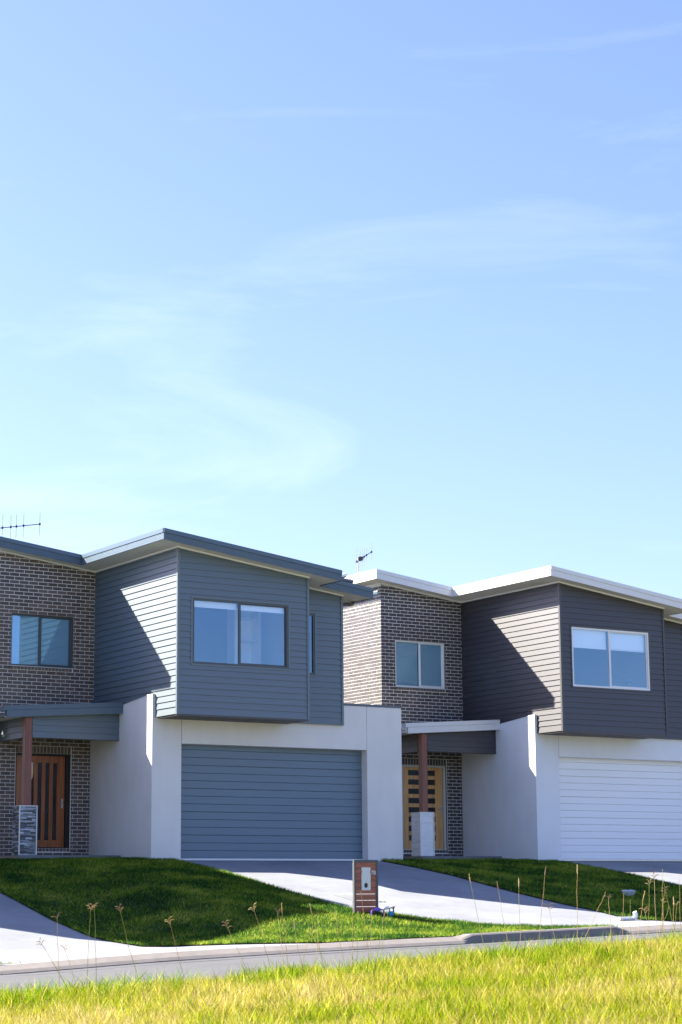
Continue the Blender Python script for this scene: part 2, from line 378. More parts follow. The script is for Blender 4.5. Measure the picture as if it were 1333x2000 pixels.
def brick_variants(mat, L, tag_):
    out = []
    for k in range(9):
        v = rnd.choice([.72, .85, .95, 1, 1.05, 1.15, 1.3]); h = rnd.uniform(-.05, .05)
        m = MB(); e = .004; x, y, z = L / 2, .05, .037
        # small arris: chamfered front face
        A = [(-x, y, -z), (x, y, -z), (x, y, z), (-x, y, z)]; Bk = [(-x, -y + e, -z), (x, -y + e, -z), (x, -y + e, z), (-x, -y + e, z)]
        Cc = [(-x + e, -y, -z + e), (x - e, -y, -z + e), (x - e, -y, z - e), (-x + e, -y, z - e)]
        m.add(A + Bk + Cc, [(4, 5, 9, 8), (5, 6, 10, 9), (6, 7, 11, 10), (7, 4, 8, 11), (8, 9, 10, 11), (0, 1, 5, 4), (1, 2, 6, 5), (2, 3, 7, 6), (3, 0, 4, 7), (0, 3, 2, 1)], (v + h, v, v - h))
        out.append(m.mesh('brick', mat))
    return out

def lay_bricks(wall, mat, single_max, front_holes, soldiers, side, order):
    """front of the brick volume and its left flank, laid in stretcher bond"""
    z0 = .062 - .086; full = {}
    jobs = []; cut = []
    for c in range(90):
        zc = z0 + c * .086 + .043
        x = XBL - (0 if c % 2 else .12) + .006
        while x < -.004:
            a, b = max(x, XBL + .006), min(x + .228, -.004)
            x += .24
            if b - a < .025: continue
            if zc + .037 > S(b) - .01:
                pl_ = clip([(a, zc - .037), (b, zc - .037), (b, zc + .037), (a, zc + .037)], SL, 1, ZS - .012)
                if len(pl_) > 2: cut.append(pl_)
                continue
            for p0, p1, q0, q1 in split_rects(a, b, zc - .037, zc + .037, front_holes):
                if p1 - p0 > .02 and q1 - q0 > .03: jobs.append(('f', (p0 + p1) / 2, (q0 + q1) / 2, p1 - p0, q1 - q0))
        if side:
            y = YBK - (0.12 if c % 2 else 0)
            while y < side:
                a, b = max(y, YBK + .0035), min(y + .228, side); y += .24
                if b - a < .025 or zc + .03 > S(XBL) - .02: continue
                jobs.append(('s', (a + b) / 2, zc, b - a, .074))
    for s in soldiers: jobs.append(('f',) + s)
    def inview(j):
        if j[0] == 'f': return order(j[1], j[2])
        return order(None, j[2]) + .5
    jobs.sort(key=inview)
    rest = MB(); lens = {}
    for pl_ in cut:
        v = rnd.choice([.8, .95, 1, 1.15]); rest.prism([(x, YBK, z) for x, z in pl_], [(x, YBK + .1, z) for x, z in pl_], (v, v, v))
    for i, (k, u, z, l, h) in enumerate(jobs):
        if i < single_max:
            key = (round(l, 2), round(h, 3), k)
            if key not in lens: lens[key] = brick_variants(mat, 1.0, '')
            me = rnd.choice(lens[key])
            o = bpy.data.objects.new('brick', me); C.objects.link(o); o.parent = wall
            jj = rnd.uniform(-.0015, .0015)
            if k == 'f': o.location = (u, YBK + .05 + jj, z); o.scale = (l, 1, h / .074)
            else: o.location = (XBL + .05 + jj, u, z); o.rotation_euler = (0, 0, -math.pi / 2); o.scale = (l, 1, h / .074)
        else:
            v = rnd.choice([.72, .85, .95, 1, 1.05, 1.15, 1.3]); jj = rnd.uniform(-.0015, .0015); t = (v + rnd.uniform(-.04, .04), v, v)
            if k == 'f': rest.box(u - l / 2, u + l / 2, YBK + jj, YBK + .1, z - h / 2, z + h / 2, t)
            else: rest.box(XBL + jj, XBL + .1, u - l / 2, u + l / 2, z - h / 2, z + h / 2, t)
    if rest.v:
        r = rest.build('bricks', mat, wall); r['kind'] = 'stuff'

def sliding_window(house, x0, x1, z0, z1, y, mats, kind, mull, blind=None, trim=None, side_w=.045):
    """frame with two panes (or one when mull is None); the right one slides in a deeper track"""
    wdw = MB()
    t, dp = side_w, .07
    wdw.box(x0, x1, y, y + dp, z0, z0 + t).box(x0, x1, y, y + dp, z1 - t, z1).box(x0, x0 + t, y, y + dp, z0 + t, z1 - t).box(x1 - t, x1, y, y + dp, z0 + t, z1 - t)
    fo = wdw.build('window', mats['frame'], house)
    gm = MT['glass'] if kind != 'obscure' else MT['obscure']
    if mull is None:
        MB().box(x0 + t, x1 - t, y + .03, y + .036, z0 + t, z1 - t).build('pane', gm, fo)
    else:
        s = .030
        MB().box(mull - .028, mull + .028, y + .008, y + .046, z0 + t, z1 - t).build('mullion', mats['frame'], fo)
        def sash(a, b, yy):
            MB().box(a, b, yy, yy + .022, z0 + t, z0 + t + s).box(a, b, yy, yy + .022, z1 - t - s * .6, z1 - t).box(a, a + s * .55, yy, yy + .022, z0 + t + s, z1 - t - s * .6).box(b - s, b, yy, yy + .022, z0 + t + s, z1 - t - s * .6).build('sash', mats['frame'], fo)
            MB().box(a + s * .55, b - s, yy + .009, yy + .014, z0 + t + s, z1 - t - s * .6).build('pane', gm, fo)
        MB().box(x0 + t, mull - .028, y + .02, y + .026, z0 + t, z1 - t).build('pane', gm, fo)
        sash(mull + .028, x1 - t, y + .036)
    if trim:
        q, pr = trim
        MB().box(x0 - q, x1 + q, y - pr, y + .03, z1, z1 + q).box(x0 - q, x1 + q, y - pr, y + .03, z0 - q, z0).box(x0 - q, x0, y - pr, y + .03, z0, z1).box(x1, x1 + q, y - pr, y + .03, z0, z1).build('window_trim', mats['clad'], fo, bevel=.004)
    if blind is not None:
        xs = [(x0 + t, (mull or x1) - .03)] + ([(mull + .03, x1 - t)] if mull else [])
        for a, b in xs:
            if kind == 'obscure': MB().box(a, b, y + .066, y + .069, blind + .041, z1 - .041).build('blind', MT['blind_grey'], fo)
            else: MB().box(a, b, y + .11, y + .115, blind + rnd.uniform(-.01, .01), z1 - .02).box(a, b, y + .10, y + .125, blind - .02, blind).build('blind', MT['blind'], fo)
    return fo

def townhouse(k, loc, label, detail=True):
    H = empty('townhouse', loc); tag(H, label, 'house', 'row of matching two-storey townhouses')
    mt = house_mats(k); clad = mt['clad']; isb = k == 'b'
    # ---- rendered garage box
    gw = MB()
    zl, zr = (3.60, 3.575) if not isb else (3.55, 3.52)
    yb_ = 6.0
    g = gw.box(XG, XO0 - .004, 0, .245, -.35, zl).build('garage_wall', mt['render'], H, bevel=.006)
    MB().hexa([(XO0 + .004, 0, ZO), (XO1 - .012, 0, ZO), (XO1 - .012, .3, ZO), (XO0 + .004, .3, ZO), (XO0 + .004, 0, zl), (XO1 - .012, 0, zr), (XO1 - .012, .3, zr), (XO0 + .004, .3, zl)]).build('lintel', mt['render'], g, bevel=.004)
    MB().box(XO1 - .004, XGR, 0, .245, -.35, zr).build('pier', mt['render'], g, bevel=.006)
    MB().box(XO0 - .02, XO0 + .02, .02, .2, ZO, zl - .02).build('control_joint', MT['black'], g)
    MB().box(XO1 - .03, XO1 + .01, .02, .2, ZO, zr - .02).build('control_joint', MT['black'], g)
    zb2 = zl - .09 * 3.1
    MB().hexa([(XG, .246, -.35), (XG + .2, .246, -.35), (XG + .2, YBK, -.35), (XG, YBK, -.35), (XG, .246, zl - .02), (XG + .2, .246, zl - .02), (XG + .2, YBK, zb2), (XG, YBK, zb2)]).build('side_wall', mt['render'], g)
    MB().box(XGR - .2, XGR, .246, yb_, -.35, zr).build('side_wall', mt['render'], g)
    MB().box(XG + .2, XGR - .2, .3, yb_, 3.1, 3.16).build('garage_roof', mt['cap'], g)
    MB().box(XRR + .005, XGR + .012, -.012, .26, zr, zr + .055).build('capping', mt['cap'], g)
    MB().box(XGR - .21, XGR + .012, .262, yb_, zr, zr + .055).build('capping', mt['cap'], g)
    MB().box(XG - .006, -.02, -.006, .26, zl, zl + .022).hexa([(XG - .006, .262, zl - .018), (XG + .21, .262, zl - .018), (XG + .21, YBK - .02, zb2), (XG - .006, YBK - .02, zb2), (XG - .006, .262, zl + .004), (XG + .21, .262, zl + .004), (XG + .21, YBK - .02, zb2 + .02), (XG - .006, YBK - .02, zb2 + .02)]).build('capping', MT['render_b'] if isb else mt['render'], g)
    # ---- sectional garage door
    gd = MB().box(XO0 - .02, XO1 + .05, .285, .30, 0, ZO + .1).build('garage_door', mt['gdoor'], H)
    n, zb0, zt = 15, .055, 2.62; ph = (zt - zb0) / n
    for i in range(n):
        a = zb0 + i * ph; b = a + ph - (.005 if i % 3 != 2 else .008); e = .006
        x0, x1 = XO0 - .02, XO1 + .02
        MB().prism([(x0, .252 + e, a), (x0, .252, a + e), (x0, .252, b - e), (x0, .252 + e, b), (x0, .284, b), (x0, .284, a)],
                   [(x1, .252 + e, a), (x1, .252, a + e), (x1, .252, b - e), (x1, .252 + e, b), (x1, .284, b), (x1, .284, a)]).build('door_panel', mt['gdoor'], gd)
    MB().box(XO0, XO1, .25, .29, .012, .053).build('bottom_seal', MT['white_paint'] if not isb else MT['alu'], gd)
    MB().box(XO0 - .1, XO1 + .1, .35, .4, -.2, ZO + .3).build('door_backing', MT['black'], gd)
    # ---- clad upper storey: bay, recess, flank
    up = MB()
    WB = (.355, 2.795, 4.22, 5.66) if not isb else (.335, 2.815, 4.205, 5.675)
    WR = (3.66, 4.075, 4.235, 5.665)
    def wall_x(mb, y0, y1, x0, x1, z0, holes):
        for a, b, c, d in split_rects(x0, x1, z0, 9, holes):
            if d > 8.9: mb.hexa([(a, y0, c), (b, y0, c), (b, y1, c), (a, y1, c), (a, y0, S(a) - .004), (b, y0, S(b) - .004), (b, y1, S(b) - .004), (a, y1, S(a) - .004)])
            else: mb.box(a, b, y0, y1, c, d)
    wall_x(up, YB, YB + .10, 0, XBR, ZB, [WB])
    bay = up.build('bay_wall', clad, H)
    fl = MB(); fl.hexa([(0, YB + .101, ZB), (.1, YB + .101, ZB), (.1, YBK + 3, ZB), (0, YBK + 3, ZB), (0, YB + .101, S(0) - .004), (.1, YB + .101, S(.1) - .004), (.1, YBK + 3, S(.1) - .004), (0, YBK + 3, S(0) - .004)])
    flank = fl.build('flank_wall', clad, H)
    rc = MB(); wall_x(rc, YR, YR + .1, XBR, XRR, ZB, [WR]); rec = rc.build('recess_wall', clad, H)
    MB().box(XRR - .1, XRR, YR + .101, 10, ZB, S(XRR) - .004).box(XBR - .1, XBR, YB + .101, YR, ZB, S(XBR) - .004).build('right_wall', clad, H)
    sill_q = .042
    hole = (WB[0] - sill_q, WB[1] + sill_q, WB[2] - sill_q, WB[3] + sill_q)
    boards(bay, 'x', YB, .035, XBR - .035, ZB, 7, [hole], -1, clad, top=(SL, ZS - .02))
    boards(flank, 'y', 0, YB + .03, YBK - .03, ZB, S(0) - .02, [], -1, clad)
    holer = (WR[0] - sill_q, WR[1] + sill_q, WR[2] - sill_q, WR[3] + sill_q)
    boards(rec, 'x', YR, XBR + .002, XRR - .035, ZB, 7, [holer], -1, clad, top=(SL, ZS - .02))
    def ctrim(par, x, y):
        MB().box(x - .030, x + .036, y - .030, y + .03, ZB - .012, S(x + .036) - .01).build('corner_trim', clad, par)
    ctrim(bay, 0, YB); MB().box(XBR - .036, XBR + .02, YB - .030, YB + .03, ZB - .012, S(XBR + .02) - .01).build('corner_trim', clad, bay)
    MB().box(XRR - .036, XRR + .02, YR - .030, YR + .03, ZB - .012, S(XRR + .02) - .01).build('corner_trim', clad, rec)
    MB().box(-.022, .01, YBK - .028, YBK - .001, ZB, S(0) - .02).build('corner_trim', clad, flank)
    MB().box(.004, XBR - .004, YB + .02, YR - .002, ZB - .035, ZB - .001).box(-.010, XBR + .004, YB - .020, YB + .018, ZB - .04, ZB - .001).build('bay_underside', mt['under'], bay)
    sliding_window(H, *WB, YB - .012, mt, 'clear', 1.545, blind=(5.50 if not isb else 5.20), trim=(sill_q, .012) if True else None)
    sliding_window(H, *WR, YR - .012, mt, 'clear', None, trim=(sill_q, .012))
    rm = MB(); x0, x1, y0, y1, z0, z1 = .13, XBR - .11, YB + .101, 2.9, ZB + .02, 6.02
    rm.add([(x0, y0, z0), (x1, y0, z0), (x1, y1, z0), (x0, y1, z0), (x0, y0, z1), (x1, y0, z1), (x1, y1, z1), (x0, y1, z1)], [(4, 5, 6, 7), (1, 2, 6, 5), (2, 3, 7, 6), (3, 0, 4, 7)])
    room = rm.build('bedroom', MT['dark_room'], H)
    MB().add([(XBR + .02, .06, 3.2), (XRR - .12, .06, 3.2), (XRR - .12, 2, 3.2), (XBR + .02, 2, 3.2), (XBR + .02, .06, 6), (XRR - .12, .06, 6), (XRR - .12, 2, 6), (XBR + .02, 2, 6)], [(0, 1, 2, 3), (4, 5, 6, 7), (1, 2, 6, 5), (2, 3, 7, 6), (3, 0, 4, 7)]).build('ensuite', MT['dark_room'], H)
    MB().box(x0, x1, y0, y1, z0 - .02, z0).build('carpet', MT['carpet'], room)
    # ---- brick volume
    WK = (-2.1154, -.5581, 4.4566, 5.658)
    DR = (-1.94, -.575, .33, 2.47)
    bw = MB()
    for a, b, c, d in split_rects(XBL + .0035, 0, -.3, 9, [WK, DR]):
        if d > 8.9: bw.hexa([(a, YBK + .0035, c), (b, YBK + .0035, c), (b, YBK + .12, c), (a, YBK + .12, c), (a, YBK + .0035, S(a) - .004), (b, YBK + .0035, S(b) - .004), (b, YBK + .12, S(b) - .004), (a, YBK + .12, S(a) - .004)])
        else: bw.box(a, b, YBK + .0035, YBK + .12, c, d)
    bw.box(XBL + .0035, XBL + .12, YBK + .121, 10, -.3, S(XBL + .12) - .004)
    wall = bw.build('brick_wall', MT['mortar'], H)
    soldiers = []
    x = DR[0] - .01
    while x < DR[1]: soldiers.append((x + .043, 2.555, .076, .160)); x += .086
    x = DR[0]
    while x < DR[1] - .03: soldiers.append((x + .043, .292, .076, .066)); x += .086
    holes = [(WK[0] - .005, WK[1] + .005, 4.362, WK[3] + .005), (DR[0] - .015, DR[1] + .02, .255, 2.64)]
    order = lambda x, z: -z
    lay_bricks(wall, mt['brick'], 300 if detail else 0, holes, soldiers, 9.9, order)
    for a, b, c, d, ye in ((*WK, YBK + .05), (*DR, YBK + .04)):
        MB().box(a - .001, a + .003, YBK + .002, ye, c, d).box(b - .003, b + .001, YBK + .002, ye, c, d).box(a + .003, b - .003, YBK + .002, ye, d - .003, d + .001).build('reveal', mt['brick'], wall)
    # sloping brick sill of the upper window
    x = WK[0] - .02
    sl = empty('window_sill'); sl.parent = wall
    sill = MB()
    while x < WK[1] - .03:
        v = rnd.choice([.8, .9, 1, 1.1, 1.2])
        sill.hexa([(x, YBK - .035, 4.372), (x + .074, YBK - .035, 4.372), (x + .074, YBK + .1, 4.372), (x, YBK + .1, 4.372), (x, YBK - .045, 4.432), (x + .074, YBK - .045, 4.432), (x + .074, YBK + .1, 4.466), (x, YBK + .1, 4.466)], (v, v, v)); x += .086
    bpy.data.objects.remove(sl)
    so = sill.build('sill_bricks', mt['brick'], wall); so['kind'] = 'stuff'
    MB().box(WK[0], WK[1] - .03, YBK - .030, YBK + .05, 4.376, 4.425).build('sill_mortar', MT['mortar'], wall)
    sliding_window(H, *WK, YBK + (.055 if not isb else .03), mt, 'obscure', -1.37 if not isb else -1.33, blind=WK[2], side_w=.04)
    # ---- front door
    yd = YBK + .07
    fd = MB().box(DR[0], DR[1], yd - .03, yd + .06, DR[3] - .045, DR[3]).box(DR[0], DR[0] + .04, yd - .03, yd + .06, DR[2], DR[3] - .045).box(DR[1] - (.075 if isb else .10), DR[1], yd - .03, yd + .06, DR[2], DR[3] - .045).box(DR[0] + .04, DR[1] - .1, yd - .03, yd + .06, DR[2] - .015, DR[2] + .02).build('front_door', mt['dframe'], H)
    lx0, lx1, lz0, lz1 = DR[0] + .045, DR[1] - (.082 if isb else .108), DR[2] + .025, DR[3] - .05
    if not isb:
        gl = [(-1.745 + i * .192, -1.648 + i * .192, .515, 2.265) for i in range(5)]; wm = MT['cedar']
    else:
        gl = [(-1.72, -.885, 2.345 - i * .235 - .135, 2.345 - i * .235) for i in range(8)]; wm = MT['pine']
    for a, b, c, d in split_rects(lx0, lx1, lz0, lz1, gl):
        MB().box(a + .0006, b - .0006, yd, yd + .04, c + .0006, d - .0006).build('door_rail', wm, fd, bevel=.003)
    for a, b, c, d in gl: MB().box(a, b, yd + .022, yd + .028, c, d).build('pane', MT['door_glass'], fd)
    hx = lx1 - .065
    MB().box(hx - .018, hx + .022, yd - .012, yd - .001, 1.24, 1.45).tube([(hx, yd - .01, 1.36), (hx, yd - .05, 1.36), (hx - .11, yd - .055, 1.36)], .010).build('door_handle', MT['steel'], fd)
    MB().box(DR[0], DR[1], yd + .3, yd + .32, 0, 2.6).build('hall_backing', MT['carpet'], fd)
    # ---- roof: one plane falling to the right, stepped in plan
    rf = MB(); hx = HF + .006
    regs = [(-2.94, -.575, 2.705, 10.5), (-.575, 3.99, -1.417, 10.5), (3.99, 5.45, -.483, 10.5)]
    for a, b, c, d in regs: rf.add([(a, c, S(a) + hx), (b, c, S(b) + hx), (b, d, S(b) + hx), (a, d, S(a) + hx)], [(0, 1, 2, 3)])
    roof = rf.build('roof', mt['fascia'], H)
    sf = MB()
    for a, b, c, d in regs: sf.add([(a, c, S(a) + .012), (b, c, S(b) + .012), (b, d, S(b) + .012), (a, d, S(a) + .012)], [(0, 3, 2, 1)])
    sf.build('soffit', MT['soffit'], roof)
    def fasc_x(x0, x1, y):
        zc = .143
        def bar(ya, yb2, l0, l1, nm):
            MB().hexa([(x0, ya, S(x0) + l0), (x1, ya, S(x1) + l0), (x1, yb2, S(x1) + l0), (x0, yb2, S(x0) + l0), (x0, ya, S(x0) + l1), (x1, ya, S(x1) + l1), (x1, yb2, S(x1) + l1), (x0, yb2, S(x0) + l1)]).build(nm, mt['fascia'], roof)
        bar(y - .014, y + .02, zc + .004, HF + .008, 'barge_capping')
        if isb: bar(y, y + .02, -.004, zc, 'fascia')
        else:
            nrb = 4; hh = (zc + .004) / nrb
            rb = MB()
            for i in range(nrb):
                l0 = -.004 + i * hh; l1 = l0 + hh
                A = [(y + .004, l0), (y, l0 + .006), (y, l1 - .006), (y + .004, l1), (y + .02, l1), (y + .02, l0)]
                rb.prism([(x0, q, S(x0) + l) for q, l in A], [(x1, q, S(x1) + l) for q, l in A])
            rb.build('fascia', mt['fascia'], roof)
    def fasc_y(y0, y1, x, sgn):
        zc = .143; s0 = S(x); t = .02 * sgn
        def bx(xa, xb, l0, l1, nm): MB().box(min(xa, xb), max(xa, xb), y0, y1, s0 + l0, s0 + l1).build(nm, mt['fascia'], roof)
        bx(x - .014 * sgn, x + t, zc + .004, HF + .008, 'barge_capping')
        if isb: bx(x, x + t, -.004, zc, 'fascia')
        else:
            nrb = 4; hh = (zc + .004) / nrb; rb = MB()
            for i in range(nrb):
                l0 = -.004 + i * hh; l1 = l0 + hh
                A = [(x + .004 * sgn, l0), (x, l0 + .006), (x, l1 - .006), (x + .004 * sgn, l1), (x + t, l1), (x + t, l0)]
                rb.prism([(q, y0, s0 + l) for q, l in A], [(q, y1, s0 + l) for q, l in A])
            rb.build('fascia', mt['fascia'], roof)
    fasc_x(-2.94, -.577, 2.705); fasc_x(-.575, 3.99, -1.417); fasc_x(3.992, 5.45, -.483)
    fasc_y(-1.394, 2.703, -.575, 1); fasc_y(2.728, 10.5, -2.94, 1); fasc_y(-1.394, -.486, 3.99, -1); fasc_y(-.46, 10.5, 5.45, -1)
    for (x0, x1, y) in ((XBL, -.03, YBK), (-.02, XBR + .03, YB), (XBR + .03, XRR + .03, YR)):
        MB().hexa([(x0, y - .04, S(x0) - .022), (x1, y - .04, S(x1) - .022), (x1, y - .001, S(x1) - .022), (x0, y - .001, S(x0) - .022), (x0, y - .055, S(x0) + .010), (x1, y - .055, S(x1) + .010), (x1, y - .001, S(x1) + .010), (x0, y - .001, S(x0) + .010)]).build('cornice_trim', MT['white_paint'], roof)
    MB().box(-.05, -.001, YB - .05, YBK - .04, S(0) - .018, S(0) + .016).build('cornice_trim', MT['white_paint'], roof)
    MB().box(XBL - .045, XBL - .001, YBK, 10, S(XBL) - .018, S(XBL) + .016).build('cornice_trim', MT['white_paint'], roof)
    def gutter(x, y0, y1, z):
        pr = [(0, 0), (.085, 0), (.112, .03), (.112, .095), (.120, .115), (.126, .115), (.119, .028), (.09, -.008), (0, -.008)]
        MB().prism([(x + a, y0, z + b) for a, b in pr], [(x + a, y1, z + b) for a, b in pr]).build('gutter', mt['fascia'] if not isb else MT['white_paint'], roof)
    gutter(3.992, -1.42, -.52, S(3.99) + .085); gutter(5.452, -.49, 10.5, S(5.45) + .085)
    MB().tube([(4.12, -.42, S(4.12) + .275), (4.92, -.42, S(4.92) + .300)], .042, 12).build('spreader_pipe', mt['cap'], roof, smooth=False)
    z5 = S(5.4)
    MB().tube([(5.50, .3, z5 + .09), (5.40, .3, z5 + .02), (5.36, .3, z5 - .055), (4.92, .3, z5 - .09), (4.885, .3, z5 - .16), (4.885, .3, 3.3)], .045, 12).build('downpipe', MT['dark_grey'] if not isb else mt['cap'], roof)
    # ---- porch
    PT = lambda x: 3.555 + .0675 * (x + .086)
    px0, px1, py = -2.97, XG - .004, 1.43
    def pbar(x0, x1, ya, yb2, l0, l1):
        return MB().hexa([(x0, ya, PT(x0) + l0), (x1, ya, PT(x1) + l0), (x1, yb2, PT(x1) + l0), (x0, yb2, PT(x0) + l0), (x0, ya, PT(x0) + l1), (x1, ya, PT(x1) + l1), (x1, yb2, PT(x1) + l1), (x0, yb2, PT(x0) + l1)])
    pr_ = pbar(px0, px1, py + .021, YBK - .002, -.03, -.01).build('porch_roof', mt['fascia'], H)
    pbar(px0 + .02, px1, py + .021, YBK - .002, -.25, -.24).build('porch_ceiling', MT['soffit'], pr_)
    pbar(px0 + .06, px1, py, py + .02, -.255, -.105).build('fascia', mt['fascia'], pr_)
    pbar(px0, px1, py - .012, py + .02, -.101, 0).build('barge_capping', mt['fascia'], pr_)
    MB().box(px0 + .02, px0 + .04, py + .022, YBK - .004, PT(px0) - .25, PT(px0) - .01).build('fascia', mt['fascia'], pr_)
    pr2 = [(0, 0), (-.085, 0), (-.112, .03), (-.112, .095), (-.120, .105), (-.126, .105), (-.119, .028), (-.09, -.008), (0, -.008)]
    MB().prism([(px0 + .018 + a, py + .03, PT(px0) - .15 + b) for a, b in pr2], [(px0 + .018 + a, YBK - .01, PT(px0) - .15 + b) for a, b in pr2]).build('gutter', MT['alu'], pr_)
    ceil = lambda x: PT(x) - .252
    bm = MB().hexa([(-2.36, 1.62, 2.70), (XG - .004, 1.62, 2.70), (XG - .004, 1.78, 2.70), (-2.36, 1.78, 2.70), (-2.36, 1.62, ceil(-2.36)), (XG - .004, 1.62, ceil(XG)), (XG - .004, 1.78, ceil(XG)), (-2.36, 1.78, ceil(-2.36))]).build('porch_beam', clad, H)
    boards(bm, 'x', 1.62, -2.21, XG - .006, 2.698, 3.5, [], -1, clad, top=(-.0675, 3.555 + .0675 * .086 - .255), first=2.836, pitch=.138)
    boards(bm, 'y', -2.36, 1.79, YBK - .01, 2.698, ceil(-2.36), [], -1, clad, first=2.836, pitch=.138)
    MB().box(-2.36, -2.22, 1.781, YBK - .006, 2.70, ceil(-2.36)).build('side_beam', clad, bm)
    MB().box(-2.385, -2.223, 1.595, 1.76, 1.21, 3.13).build('porch_post', MT['post'], H, bevel=.006)
    if not isb:
        pc = MB().box(-2.500, -2.122, 1.545, 1.915, .14, 1.195).build('pier', MT['black'], H)
        st = MB()
        for face in ('f', 'l'):
            z = .142
            while z < 1.185:
                h = min(rnd.choice([.022, .028, .034, .04]), 1.192 - z); u = 0; W_ = .374 if face == 'f' else .368
                while u < W_ - .005:
                    l = min(rnd.uniform(.06, .26), W_ - u); d = rnd.uniform(.004, .02); v = rnd.choice([.35, .5, .7, .9, 1.2, 1.7, 2.1]); tn = (v, v * 1.02, v * rnd.uniform(1, 1.15))
                    if face == 'f': st.box(-2.498 + u, -2.498 + u + l - .003, 1.545 - d, 1.546, z, z + h - .002, tn)
                    else: st.box(-2.500 - d, -2.499, 1.545 + u, 1.545 + u + l - .003, z, z + h - .002, tn)
                    u += l
                z += h
        q = st.build('stacked_stone', MT['stone_a'], pc); q['kind'] = 'stuff'
    else:
        pc = MB().box(-2.500, -2.122, 1.545, 1.915, .14, 1.195).build('pier', MT['stone_b'], H)
        st = MB()
        for face in ('f', 'l'):
            z = .142
            while z < 1.185:
                h = min(rnd.uniform(.018, .034), 1.192 - z); u = 0; W_ = .374 if face == 'f' else .368; d0 = rnd.uniform(.006, .02)
                nseg = 7; pts = [d0 + rnd.uniform(-.006, .008) for _ in range(nseg + 1)]
                for s in range(nseg):
                    a, b = u + W_ * s / nseg, u + W_ * (s + 1) / nseg
                    if face == 'f': st.hexa([(-2.498 + a, 1.545 - pts[s], z), (-2.498 + b, 1.545 - pts[s + 1], z), (-2.498 + b, 1.546, z), (-2.498 + a, 1.546, z), (-2.498 + a, 1.545 - pts[s] * .5, z + h), (-2.498 + b, 1.545 - pts[s + 1] * .5, z + h), (-2.498 + b, 1.546, z + h), (-2.498 + a, 1.546, z + h)])
                    else: st.hexa([(-2.499, 1.545 + a, z), (-2.499, 1.545 + b, z), (-2.500 - pts[s + 1], 1.545 + b, z), (-2.500 - pts[s], 1.545 + a, z), (-2.499, 1.545 + a, z + h), (-2.499, 1.545 + b, z + h), (-2.500 - pts[s + 1] * .5, 1.545 + b, z + h), (-2.500 - pts[s] * .5, 1.545 + a, z + h)])
                z += h
        q = st.build('split_stone', MT['stone_b'], pc); q['kind'] = 'stuff'
    MB().box(-2.524, -2.503, 1.518, 1.54, .141, 1.21).box(-2.119, -2.098, 1.518, 1.54, .141, 1.21).box(-2.503, -2.119, 1.518, 1.54, 1.19, 1.21).box(-2.524, -2.098, 1.54, 1.93, 1.197, 1.209).build('edge_trim', MT['white_paint'], pc)
    stp = MB().box(-2.53, XG - .003, 1.472, YBK - .001, -.35, .13).build('porch_step', MT['tile'], H)
    x = -2.53; i = 0
    while x < XG - .02:
        b = min(x + .598, XG - .004)
        MB().box(x + .001, b, 1.462, 1.471, -.3, .141).build('tile', MT['tile'], stp)
        for yy in (1.4725, 2.03, 2.59): MB().box(x + .001, b, yy, min(yy + .555, YBK - .008), .131, .141).build('tile', MT['tile'], stp)
        x += .602; i += 1
    # plain side and rear of the building
    MB().box(XBL + .12, XRR - .1, 9.9, 10.0, -.3, 5.9).build('rear_wall', mt['render'], H)
    MB().box(0.1, XRR - .1, YBK + 3.1, YBK + 3.2, 3.2, 6.05).box(XBL + .12, 0, YBK + 2.5, YBK + 2.6, 0, 6.6).build('inner_wall', MT['dark_room'], H)
    return H

HA = townhouse('', (0, 0, 0), 'blue-grey clad townhouse with brown brick, dark garage door and red-brown slatted front door')
HB = townhouse('b', (BX, .0172, .0155), 'charcoal clad townhouse with pale roof edges, white garage door and blond timber front door')
HC = townhouse('c', (-BX, .8, -.30), 'matching townhouse just beyond the left edge of the photo, shading the left lawn', detail=False)

# ------------------------------------------------------------------ things seen inside the windows
bs = empty('bookshelf', (0, 0, ZB + .02)); tag(bs, 'white open bookshelf behind the blue-grey house bay window', 'bookshelf')
MB().box(2.16, 2.24, .3, .65, 0, 2.6).build('side_panel', MT['white_paint'], bs); MB().box(2.78, 2.86, .3, .65, 0, 2.6).build('side_panel', MT['white_paint'], bs)
for z in (.9, 1.32, 1.85, 2.35): MB().box(2.24, 2.78, .3, .65, z, z + .03).build('shelf', MT['white_paint'], bs)
MB().box(2.24, 2.78, .63, .65, 0, 2.6).build('back_panel', MT['blind'], bs)
pl = empty('potted_plant', (BX + 2.45, -.45, ZB + .04)); tag(pl, 'leafy green pot plant behind the white framed bay window', 'plant')
MB().tube([(0, 0, 0), (0, 0, .75)], [.12, .17], 14).build('pot', MT['white_paint'], pl)
lf = MB()
for i in range(26):
    a = rnd.uniform(0, 6.28); h = rnd.uniform(.85, 1.5); r = rnd.uniform(.08, .33); c = Vector((math.cos(a) * r, math.sin(a) * r, h)); u = Vector((math.cos(a), math.sin(a), rnd.uniform(-.3, .6))).normalized(); s = u.cross(Vector((0, 0, 1))).normalized()
    lf.add([c - u * .1, c + s * .05, c + u * .12, c - s * .05], [(0, 1, 2, 3)])
    lf.tube([(0, 0, .75), c - u * .1], .006, 5)
lf.build('leaves', MT['leaf'], pl)

